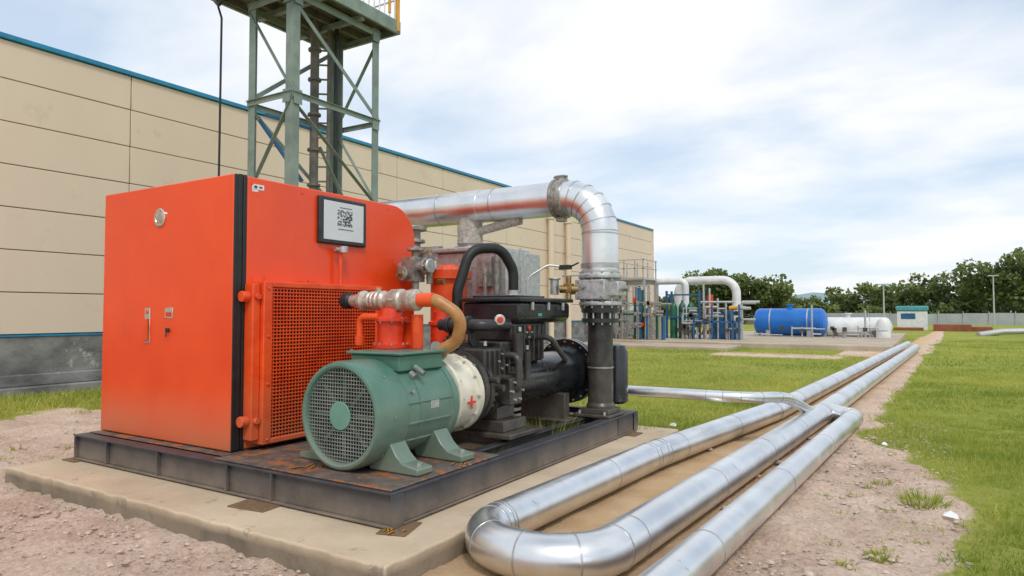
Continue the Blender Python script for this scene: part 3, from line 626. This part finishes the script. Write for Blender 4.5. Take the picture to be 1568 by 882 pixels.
# ------------------------------------------------------------------ ground pipes
def pipe_obj(name,pts,rads,r,every,cols=(),steps=8):
    e=empty(name,pts[len(pts)//2]); path=fillet(pts,rads,steps)
    b=B('pipe_cladding',ALU,e); b.sweep(path,r,36); b.done(14)
    b=B('pipe_seams',ALU2,e); seam_rings(b,path,r,every,w=.009,dr=.003)
    for i in range(1,len(path)-1):
        t1=(path[i]-path[i-1]);t2=(path[i+1]-path[i])
        if (t1.length<.2)!=(t2.length<.2) or (t1.length<.2 and i%4==0):
            d=(t1.normalized()+t2.normalized()).normalized(); b.lathe(path[i],d,[(-.006,r-.001),(-.005,r+.003),(.005,r+.003),(.006,r-.001)],32,False,False)
    b.done()
    return e,path
e1,_=pipe_obj('insulated_pipeline',[(-.74,34,0),(-1.86,10.2,0),(-2.31,6.37,0),(-2.47,3.38,0),(-1.63,3.38,0),(-1.50,5.72,0),(-1.24,10.8,0),(-.40,31,0)],[0,5,5,.40,.40,5,5,0],.138,1.55)
e2,_=pipe_obj('outer_pipeline',[(-1.30,1.2,-.01),(-1.166,3.61,-.01),(-.86,10.15,-.01),(-1.15,10.45,-.01)],[0,8,.25,0],.115,1.9)
e3,_=pipe_obj('branch_pipeline',[(-3.35,7.78,.44),(-1.75,7.93,.43),(-1.45,8.5,.40),(-1.33,9.6,.10),(-1.26,10.5,.02)],[0,.5,1,1,0],.062,2.3)

# ------------------------------------------------------------------ building
Xw=-14.4; ye=39.9
e=empty('warehouse_building',(-22,15,3))
b=B('building_core',JOINT,e); b.box(-34,Xw-.04,-14,ye-.04,-.2,6.42); b.done()
b=B('wall_panels',WALLM,e,bevel=.006,seg=1)
rows=[.985,1.77,2.56,3.35,4.14,4.93,5.72,6.44]
cols=[-14,-9,-4.86,-.62,3.6,7.82,12.05,16.3,18.7,22.9,27.1,31.4,35.6,ye]
g=.011
for i in range(len(cols)-1):
    for j in range(len(rows)-1):
        b.box(Xw-.06,Xw+random.uniform(-.002,.002),cols[i]+g,cols[i+1]-g,rows[j]+g*.8,rows[j+1]-g*.8)
for j in range(len(rows)-1):
    for i in range(4): b.box(-33.9+i*4.9,-33.9+i*4.9+4.87,ye-.06,ye,rows[j]+g,rows[j+1]-g)
b.done()
b=B('roof_trim',BLUE,e,bevel=.01); b.box(-34.05,Xw+.06,-14,ye+.05,6.445,6.54); b.done()
b=B('base_flashing',BLUE,e); b.box(Xw-.05,Xw+.05,-14,ye+.02,.945,.975); b.done()
b=B('plinth',PLINTH,e,bevel=.015); b.box(-34,Xw+.03,-14,ye+.01,-.25,.944); b.done()
b=B('plinth_ledge',PLINTH,e,bevel=.02); b.box(Xw+.031,Xw+.30,-14,ye,-.25,.02); b.box(Xw+.031,Xw+.14,-14,ye,.021,.24); b.done()
b=B('downpipes',WALLM,e)
for y in(26.3,28.0): b.cyl((Xw+.2,y,0),(Xw+.2,y,5.6),.13,n=16); b.disc((Xw+.2,y,5.6),(0,0,1),.18,.12,16)
b.done()

# ------------------------------------------------------------------ tower
e=empty('steel_lattice_tower',(-9.8,8.9,3.5))
tx0,tx1,ty0,ty1,tz=-10.45,-9.28,7.78,9.94,7.1
b=B('tower_legs',TOWER,e,bevel=.004)
L4=[(tx1,ty0),(tx0,ty0),(tx1,ty1),(tx0,ty1)]
for (x,y) in L4:
    sx=1 if x==tx1 else -1; sy=1 if y==ty1 else -1
    w=.17
    b.box(min(x,x-sx*w),max(x,x-sx*w),min(y,y-sy*.018),max(y,y-sy*.018),-.2,tz)
    b.box(min(x,x-sx*.018),max(x,x-sx*.018),min(y-sy*.0185,y-sy*w),max(y-sy*.0185,y-sy*w),-.2,tz)
b.done()
b=B('tower_braces',TOWER,e,bevel=.003)
lv=[0.0,1.7,3.45,5.18,6.95]
for z in lv[1:]:
    for p,q in(((tx1+.02,ty0),(tx1+.02,ty1)),((tx0,ty0-.02),(tx1,ty0-.02)),((tx0-.02,ty0),(tx0-.02,ty1)),((tx0,ty1+.02),(tx1,ty1+.02))): b.bar((*p,z),(*q,z),.012,.10); b.bar((*p,z+.045),(*q,z+.045),.08,.012)
for i in range(4):
    za,zb=lv[i]+.06,lv[i+1]-.06
    if i%2==0: za,zb=zb,za
    b.bar((tx1-.03,ty0,za),(tx1-.03,ty1,zb),.014,.085,up=(1,0,0)) if i!=3 else b.bar((tx1-.03,ty0,zb),(tx1-.03,ty1,za),.08,.014,up=(1,0,0))
    b.bar((tx0+.03,ty0,za),(tx0+.03,ty1,zb),.08,.014,up=(1,0,0))
    b.bar((tx0,ty0+.01,zb),(tx1,ty0+.01,za),.014,.08,up=(0,1,0)); b.bar((tx0,ty1-.01,za),(tx1,ty1-.01,zb),.014,.08,up=(0,1,0))
b.bar((tx1-.05,(ty0+ty1)/2-.4,4.4),(tx1-.05,ty1-.1,2.4),.014,.08,up=(1,0,0))
b.done()
b=B('gusset_plates',TOWER,e,bevel=.003)
for z in lv[1:]:
    for y in(ty0+.02,ty1-.2): b.box(tx1+.028,tx1+.036,y,y+.18,z-.16,z+.1)
    b.box(tx1-.2,tx1-.02,ty0-.036,ty0-.028,z-.14,z+.1)
b.done()
b=B('tower_platform',TOWERD,e,bevel=.004)
px0,px1,py0,py1=-10.95,-9.06,7.35,10.3
b.box(px0,px1,py0,py1,7.23,7.26)
for x in np.linspace(px0+.05,px1-.05,5): b.box(x-.04,x+.04,py0+.06,py1-.06,7.1,7.228)
b.done()
b=B('platform_edge',TOWER,e,bevel=.004)
b.box(px0-.02,px1+.02,py0-.01,py0+.05,7.06,7.32);b.box(px0-.02,px1+.02,py1-.05,py1+.01,7.06,7.32);b.box(px1-.04,px1+.02,py0+.051,py1-.051,7.06,7.32);b.box(px0-.02,px0+.04,py0+.051,py1-.051,7.06,7.32)
for y in(8.3,9.3): b.box(px0+.05,px1-.05,y-.05,y+.05,7.0,7.098)
b.done()
b=B('platform_railing',WHITE,e)
for z in(7.8,8.3):
    b.cyl((px1,py0,z),(px1,py1,z),.02,n=8);b.cyl((px0,py1,z),(px1,py1,z),.02,n=8);b.cyl((px0,py0,z),(px0,py1,z),.02,n=8)
for y in np.linspace(py0,py1-.15,20): b.cyl((px1,y,7.3),(px1,y,8.3),.014,n=8); b.cyl((px0,y,7.3),(px0,y,8.3),.014,n=8)
b.done()
b=B('platform_gate_post',YEL,e); b.cyl((px1,py1-.06,7.1),(px1,py1-.06,8.7),.045,n=12); b.cyl((px1,py1-.3,7.4),(px1,py1-.3,8.7),.03,n=12); b.done()
b=B('tower_riser_pipes',TOWERD,e)
b.cyl((-10.25,9.15,0),(-10.25,9.15,7.2),.085,n=16); b.cyl((-10.0,9.3,0),(-10.0,9.3,7.2),.045,n=12)
for i in range(24): b.bar((-10.25,9.1,.2+i*.29),(-10.0,9.3,.2+i*.29),.03,.03)
for z in(2.5,3.2,3.9,4.6,5.3,6.0,6.6): b.disc((-10.25,9.15,z),(0,0,1),.13,.05,16)
b.done()
b=B('tower_cable_tray',RUBBER,e); b.cyl((-9.86,9.35,0),(-9.86,9.35,7.2),.04,n=12); b.done()
b=B('tower_blue_bracket',EBLUE,e); b.bar((tx0,ty0+.2,5.0),(tx0+.3,ty0+1.0,3.9),.06,.06); b.bar((tx0+.1,ty0+.3,5.05),(tx0+.2,ty0+1.3,5.0),.05,.05); b.done()
b=B('tower_cable',RUBBER,e); b.sweep(fillet([(-10.6,7.4,7.1),(-10.7,7.3,6.9),(-10.72,7.4,6.7),(-10.73,7.4,3.2),(-10.73,7.4,-.1)],.1,5),.020,8)
b.sweep(fillet([(-10.9,7.5,7.6),(-11.2,7.5,7.25),(-10.95,7.5,7.0),(-10.6,7.4,7.1)],.15,5),.022,8); b.done()

# ------------------------------------------------------------------ far plant
e=empty('equipment_pad',(-8,38,0)); b=B('pad_slab',PADC,e,bevel=.03); b.box(-14.0,-1.2,30.3,50,-.3,.06); b.box(-13.9,-6.9,27.5,30.29,-.3,-.02); b.done()
e=empty('process_pipe_arch',(-10.2,36,2))
b=B('arch_pipe',WHITE,e); b.sweep(fillet([(-14.2,35,3.05),(-10.9,35.2,3.05),(-10.9,35.2,.3)],.3,6),.17,18); b.sweep(fillet([(-11.7,36.4,.2),(-11.7,36.4,3.12),(-8.55,36.4,3.12),(-8.55,36.4,1.0)],.75,8),.22,20); b.disc((-8.55,36.4,1.7),(0,0,1),.32,.1,20); b.done()
b=B('arch_supports',GALV,e)
for x in(-13.6,-12.4): b.box(x-.06,x+.06,34.95,35.07,.06,2.9)
b.cyl((-8.55,36.4,.06),(-8.55,36.4,1.0),.26,n=18)
b.done()
e=empty('gas_cylinder_rack',(-10.5,34.4,1))
b=B('cylinders',EGREEN,e)
for x in(-11.2,-10.75,-10.3): b.lathe((x,34.1,.06),(0,0,1),[(0,.19),(1.6,.19),(1.75,.13),(1.85,.05),(1.95,.05)],16)
b.done()
b=B('rack_frame',EBLUE,e); 
for x in(-11.5,-9.8):
    for y in(33.9,34.7): b.box(x-.05,x+.05,y-.05,y+.05,.06,2.5)
for z in(1.1,2.25): b.box(-11.5,-9.8,33.86,33.92,z,z+.08)
b.done()
e=empty('pump_package',(-8.9,34.5,1))
b=B('pump_casing',EBLUE,e,bevel=.04); b.box(-9.2,-8.0,34.0,34.8,.06,.9); b.box(-9.0,-8.3,34.1,34.7,.901,1.5); b.done()
b=B('pump_tank',RED,e); b.cyl((-9.45,34.6,.9),(-9.45,34.6,2.3),.15,n=16); b.cyl((-9.7,34.2,.4),(-9.2,34.0,.4),.12,n=14); b.done()
rp=random.Random(11)
b=B('pump_pipes',GALV,e)
for x,z in((-9.3,2.6),(-8.9,2.1),(-8.5,1.9),(-9.6,2.8),(-8.2,1.4)): b.cyl((x,33.95,.1),(x,33.95,z),.05,n=8)
b.cyl((-9.8,33.95,1.9),(-8.1,33.95,1.9),.06,n=8)
for i in range(22):
    x=rp.uniform(-10.8,-7.6);z=rp.uniform(.3,1.9);b.cyl((x,33.5,z),(x+rp.uniform(.3,.9),33.5,z),rp.uniform(.03,.08),n=8); b.cyl((x,33.5,.06),(x,33.5,z),.035,n=8)
b.done()
b=B('pump_valves',BLACK,e)
for i in range(22): x=rp.uniform(-10.9,-7.7);z=rp.uniform(.2,1.5); b.cyl((x,33.3,z),(x,33.45,z),rp.uniform(.06,.16),n=10)
b.done()
b=B('pump_frames',EBLUE,e)
for x in(-9.9,-9.0,-8.0,-7.7): b.box(x-.04,x+.04,33.2,33.28,.06,rp.uniform(1.0,1.8))
b.box(-9.9,-7.7,33.2,33.26,.9,.97); b.done()
b=B('pump_motor',YEL,e); b.cyl((-8.3,33.8,1.6),(-7.9,33.8,1.6),.1,n=12); b.done()
e=empty('filter_skid',(-12.6,32.5,1))
b=B('frame',GALV,e)
for x in(-13.7,-12.9,-12.1,-11.6):
    for y in(31.6,32.8): b.box(x-.04,x+.04,y-.04,y+.04,.06,2.7)
for z in(.9,1.8,2.65): b.box(-13.7,-11.6,31.56,31.64,z,z+.07)
b.done()
b=B('blue_posts',EBLUE,e); b.cyl((-12.0,31.3,.06),(-12.0,31.3,2.6),.09,n=10); b.cyl((-11.6,31.3,.06),(-11.6,31.3,1.6),.12,n=10); b.cyl((-10.9,31.6,.06),(-10.9,31.6,1.2),.10,n=10); b.done()
b=B('vessels',WHITE,e)
for x in(-13.4,-12.6,): b.lathe((x,32.2,.2),(0,0,1),[(0,.2),(.1,.32),(1.3,.32),(1.45,.2),(1.5,.05)],18)
b.done()
b=B('vessel_pipes',EGREEN,e)
for x,z in((-13.1,2.2),(-12.3,1.9),(-11.9,2.5),(-11.8,1.2),(-11.2,1.5)): b.cyl((x,31.5,.1),(x,31.5,z),.07,n=10)
b.cyl((-13.5,31.4,1.3),(-11.7,31.4,1.3),.05,n=10); b.done()
b=B('small_bore_pipes',CAST,e)
for i in range(20):
    x=rp.uniform(-13.8,-10.9);z=rp.uniform(.3,2.0);b.cyl((x,31.2,z),(x+rp.uniform(.2,.7),31.2,z),rp.uniform(.03,.07),n=8); b.cyl((x,31.2,.06),(x,31.2,z),.03,n=8); b.box(x-.08,x+.08,31.1,31.25,z-.1,z+.08)
b.done()
b=B('valves',RED,e); b.cyl((-12.3,31.45,1.9),(-12.3,31.45,2.1),.09,n=12); b.cyl((-11.85,31.4,.8),(-11.85,31.2,.8),.10,n=12); b.done()
e=empty('access_walkway',(-12.8,34,3.3))
b=B('walkway_deck',GALV,e)
b.box(-14.2,-12.4,33,35,3.1,3.2)
for x in(-14.1,-13.5,-12.9,-12.45): b.box(x-.03,x+.03,33,33.06,3.2,4.1); b.box(x-.03,x+.03,34.9,34.96,3.2,4.1)
for z in(3.65,4.1): b.box(-14.2,-12.4,33,33.05,z,z+.05); b.box(-12.45,-12.4,33,35,z,z+.05)
for x in(-14.1,-12.45): b.box(x-.06,x+.06,33.1,33.2,.06,3.1); b.box(x-.06,x+.06,34.8,34.9,.06,3.1)
b.done()
def htank(name,c,L_,r,mt,ax=(1,0,0)):
    e=empty(name,c); b=B('tank_shell',mt,e); h=L_/2
    b.lathe(c,ax,[(-h,.1*r),(-h+.05,.5*r),(-h+.16,.85*r),(-h+.3,r),(h-.3,r),(h-.16,.85*r),(h-.05,.5*r),(h,.1*r)],28); b.done()
    b=B('tank_bands',GALV,e)
    for t in(-.5,.5): b.lathe(Vector(c)+Vector(ax)*h*t,ax,[(-.03,r),(-.03,r+.012),(.03,r+.012),(.03,r)],28,False,False)
    b.done()
    b=B('saddles',GALV,e)
    for t in(-.55,.55):
        q=Vector(c)+Vector(ax)*h*t; b.box(q.x-.12,q.x+.12,q.y-r*.8,q.y+r*.8,-.1,q.z-r*.55)
    b.done(); b=B('nozzles',mt,e); q=Vector(c); b.cyl(q,q+V(0,0,r+.2),.12,n=12); b.disc(q+V(0,0,r+.2),(0,0,1),.2,.06,14); b.done()
htank('blue_storage_tank',(-6.6,40.5,.85),3.9,.76,TANKBLUE)
htank('white_storage_tank',(-3.75,41.4,.58),4.3,.54,WHITE,(.97,.1,0))
e=empty('tank_pipework',(-5,39.5,.5)); b=B('pipes',GALV,e)
for i in range(12):
    x=rp.uniform(-8.3,-1.8);z=rp.uniform(.15,.6);b.cyl((x,38.9,z),(x+rp.uniform(.4,1.2),38.9,z),rp.uniform(.03,.07),n=8); b.cyl((x,38.9,.06),(x,38.9,z+.1),.04,n=8)
b.cyl((-5.3,39.3,0),(-5.3,39.3,1.8),.05,n=8); b.cyl((-2.8,40,0),(-2.8,40,1.5),.05,n=8); b.done()
b=B('valves',BLACK,e)
for i in range(8): x=rp.uniform(-8,-2);z=rp.uniform(.15,.6); b.box(x-.1,x+.1,38.7,38.85,z-.1,z+.1)
b.done()
e=empty('small_silo',(-2.2,42.5,1)); b=B('silo_body',WHITE,e); b.lathe((-2.0,40.6,.0),(0,0,1),[(0,.35),(.8,.35),(1.0,.25),(1.1,.1)],18); b.done()
e=empty('site_cabin',(-1.2,69.8,1)); b=B('cabin_roof',TEAL,e,bevel=.1); b.box(-2.4,.1,68.6,70.4,1.5,1.95); b.done(); b=B('cabin_walls',WHITE,e,bevel=.02); b.box(-2.3,0,68.7,70.3,-.2,1.495); b.done(); b=B('cabin_window',EBLUE,e); b.box(-2.0,-.9,68.68,68.72,.8,1.3); b.done()
e=empty('brick_pile',(2.1,65.9,.1)); b=B('stack',RUST,e,bevel=.05); b.box(.4,3.0,65,67,-.2,.40); b.box(2.0,4.4,65.4,67,-.2,.22); b.box(-2.5,-.3,66,67.4,-.2,.1); b.done()
e=empty('distant_pipeline',(6,56,.2)); b=B('pipe',GALV,e); b.sweep([(2.8,53.5,-.1),(4.2,54.8,.12),(14,58,.4)],.2,14); b.box(9,9.4,56,56.6,-.2,.3); b.done()
e=empty('perimeter_fence',(20,100,.6)); b=B('fence_panels',FENCE,e); 
for i in range(40): b.box(-30+i*2.6,-30+i*2.6+2.5,100,100.06,-.2,1.25+.06*math.sin(i))
b.done(); b=B('fence_posts',GALV,e)
for i in range(41): b.box(-30.08+i*2.6,-30.02+i*2.6+.02,99.9,99.99,-.2,1.5)
b.done()
def lamp(x,y,h):
    e=empty('street_lamp',(x,y,0)); b=B('lamp_pole',GALV,e); b.cyl((x,y,-.2),(x,y,h),.10,.06,n=10); b.done(); b=B('lamp_head',GALV,e); b.box(x-.5,x+.5,y-.1,y+.1,h,h+.12); b.done()
lamp(6.6,96,5.6); lamp(-3.8,79,4.2)

# ------------------------------------------------------------------ trees
def crown_faces(cx,cy,z0,w,h,n,size):
    k=rng.integers(7,12); cc=np.stack([rng.normal(0,.30,k)*w,rng.normal(0,.30,k)*w,z0+h*rng.uniform(.2,.85,k)],-1); cr=rng.uniform(.18,.34,k)*w
    cc[:,2]=np.minimum(cc[:,2],z0+h-cr*.5)
    w_=rng.integers(0,k,n); d=rng.normal(size=(n,3)); d/=np.linalg.norm(d,axis=1)[:,None]
    rr=cr[w_]*rng.uniform(.55,1.12,n)
    p=cc[w_]+d*rr[:,None]*np.array([1,1,.8]); p[:,0]+=cx;p[:,1]+=cy
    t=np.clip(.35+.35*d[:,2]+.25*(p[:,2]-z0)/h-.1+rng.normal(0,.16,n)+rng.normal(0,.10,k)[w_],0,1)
    a=rng.normal(size=(n,3));a/=np.linalg.norm(a,axis=1)[:,None]; c=np.cross(a,rng.normal(size=(n,3)));c/=np.linalg.norm(c,axis=1)[:,None]
    s_=size*rng.uniform(.5,1.3,n)[:,None]
    v=np.stack([p-a*s_,p+c*s_*.7,p+a*s_,p-c*s_*.7],1)
    return v.reshape(-1,3),np.repeat(t,4)
def leafmesh(name,parts,parent=None):
    v=np.concatenate([p[0] for p in parts]);t=np.concatenate([p[1] for p in parts]);nf=len(v)//4
    me=bpy.data.meshes.new(name); me.vertices.add(len(v)); me.vertices.foreach_set('co',v.reshape(-1).astype(np.float32))
    me.loops.add(len(v)); me.loops.foreach_set('vertex_index',np.arange(len(v),dtype=np.int32)); me.polygons.add(nf); me.polygons.foreach_set('loop_start',np.arange(0,len(v),4,dtype=np.int32)); me.update(calc_edges=True)
    at=me.attributes.new('tint','FLOAT','POINT'); at.data.foreach_set('value',t.astype(np.float32)); me.materials.append(LEAF)
    o=bpy.data.objects.new(name,me); COL.objects.link(o)
    if parent: o.parent=parent; o.matrix_parent_inverse=Matrix.Translation(-parent.location)
    return o
def tree(x,y,w,h,n=3500,size=.28):
    e=empty('deciduous_tree',(x,y,-.15)); b=B('trunk',BARK,e)
    b.sweep([(x,y,-.2),(x+.1,y,h*.3),(x,y+.1,h*.6)],[.3,.22,.1],10)
    for i in range(6):
        a=i*1.05; b.sweep([(x,y,h*(.2+.04*i)),(x+math.cos(a)*w*.15,y+math.sin(a)*w*.15,h*.45),(x+math.cos(a)*w*.3,y+math.sin(a)*w*.3,h*.65)],[.12,.08,.03],6)
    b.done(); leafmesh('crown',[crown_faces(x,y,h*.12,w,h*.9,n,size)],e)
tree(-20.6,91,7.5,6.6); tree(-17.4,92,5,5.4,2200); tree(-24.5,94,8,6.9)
tree(9.2,120,8.5,9.6,3500,.33); tree(15,121,9,10.2,3500,.33)
parts=[]
x=-95
while x<95:
    hh=5.2 if x<-16 else 7.0+1.0*math.sin(x) if x<6 else 8.6+1.3*math.sin(x*.7)
    hh*=random.uniform(.8,1.15); yy=148+random.uniform(-8,8)
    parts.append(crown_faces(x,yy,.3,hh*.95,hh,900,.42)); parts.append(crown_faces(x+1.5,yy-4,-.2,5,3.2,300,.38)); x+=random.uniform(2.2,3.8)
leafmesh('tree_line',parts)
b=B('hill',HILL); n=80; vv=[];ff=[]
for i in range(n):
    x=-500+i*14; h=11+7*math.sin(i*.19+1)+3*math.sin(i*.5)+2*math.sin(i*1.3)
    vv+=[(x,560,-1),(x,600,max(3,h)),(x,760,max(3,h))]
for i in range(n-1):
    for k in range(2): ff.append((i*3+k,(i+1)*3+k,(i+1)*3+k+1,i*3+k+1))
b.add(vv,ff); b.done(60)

# ------------------------------------------------------------------ camera, sun, sky
cam=bpy.data.cameras.new('camera'); co_=bpy.data.objects.new('camera',cam); COL.objects.link(co_); S.camera=co_
cam.sensor_width=36; cam.lens=23.63; cam.clip_end=3000; cam.clip_start=.05
co_.location=(0,0,1.4); co_.rotation_euler=(math.radians(92.06),0,math.radians(31.7))
el,az=math.radians(50),math.radians(138)   # azimuth clockwise from +Y
sd=V(math.sin(az)*math.cos(el),math.cos(az)*math.cos(el),math.sin(el))
sl=bpy.data.lights.new('sun','SUN'); sl.energy=1.5; sl.angle=math.radians(10); sl.color=(1,.95,.87)
so=bpy.data.objects.new('sun',sl); COL.objects.link(so); so.rotation_euler=sd.to_track_quat('Z','Y').to_euler(); so.location=(5,-5,20)
w=bpy.data.worlds.new('World'); S.world=w; w.use_nodes=True; nt=w.node_tree;N=nt.nodes;L=nt.links
bg=N['Background']; bg.inputs[1].default_value=.115
sky=N.new('ShaderNodeTexSky'); sky.sky_type='NISHITA'; sky.sun_disc=False; sky.sun_elevation=el; sky.sun_rotation=az; sky.air_density=1.0; sky.dust_density=1.0
tc=N.new('ShaderNodeTexCoord'); sp=N.new('ShaderNodeSeparateXYZ'); L.new(tc.outputs['Generated'],sp.inputs[0])
def M_(op,a,c=None):
    x=N.new('ShaderNodeMath'); x.operation=op
    for i,v_ in enumerate((a,c)):
        if v_ is None: continue
        if isinstance(v_,(int,float)): x.inputs[i].default_value=v_
        else: L.new(v_,x.inputs[i])
    return x.outputs[0]
zz=M_('ADD',M_('MAXIMUM',sp.outputs[2],0),.20)
cb=N.new('ShaderNodeCombineXYZ'); L.new(M_('DIVIDE',sp.outputs[0],zz),cb.inputs[0]); L.new(M_('DIVIDE',sp.outputs[1],zz),cb.inputs[1])
n1=N.new('ShaderNodeTexNoise'); n1.inputs['Scale'].default_value=.95; n1.inputs['Detail'].default_value=6; n1.inputs['Roughness'].default_value=.52; n1.inputs['Distortion'].default_value=.25
mp=N.new('ShaderNodeMapping'); mp.inputs['Scale'].default_value=(1,1.4,1); mp.inputs['Location'].default_value=(3.1,1.7,0); mp.inputs['Rotation'].default_value=(0,0,.5); L.new(cb.outputs[0],mp.inputs[0]); L.new(mp.outputs[0],n1.inputs['Vector'])
r=N.new('ShaderNodeValToRGB'); e=r.color_ramp.elements; e[0].position=.36; e[0].color=(.62,.62,.62,1); e[1].position=.60; e[1].color=(.97,.97,.97,1); L.new(n1.outputs[0],r.inputs[0])
r2=N.new('ShaderNodeValToRGB'); e=r2.color_ramp.elements; e[0].position=.36; e[0].color=(7.2,8.4,9.8,1); e[1].position=.58; e[1].color=(8.9,9.05,9.25,1); L.new(n1.outputs[0],r2.inputs[0])
mx=N.new('ShaderNodeMix'); mx.data_type='RGBA'; L.new(r.outputs[0],mx.inputs['Factor']); L.new(sky.outputs[0],mx.inputs['A']); L.new(r2.outputs[0],mx.inputs['B'])
L.new(mx.outputs['Result'],bg.inputs[0])
S.view_settings.view_transform='Standard'; S.view_settings.look='None'; S.view_settings.exposure=0; S.view_settings.gamma=1
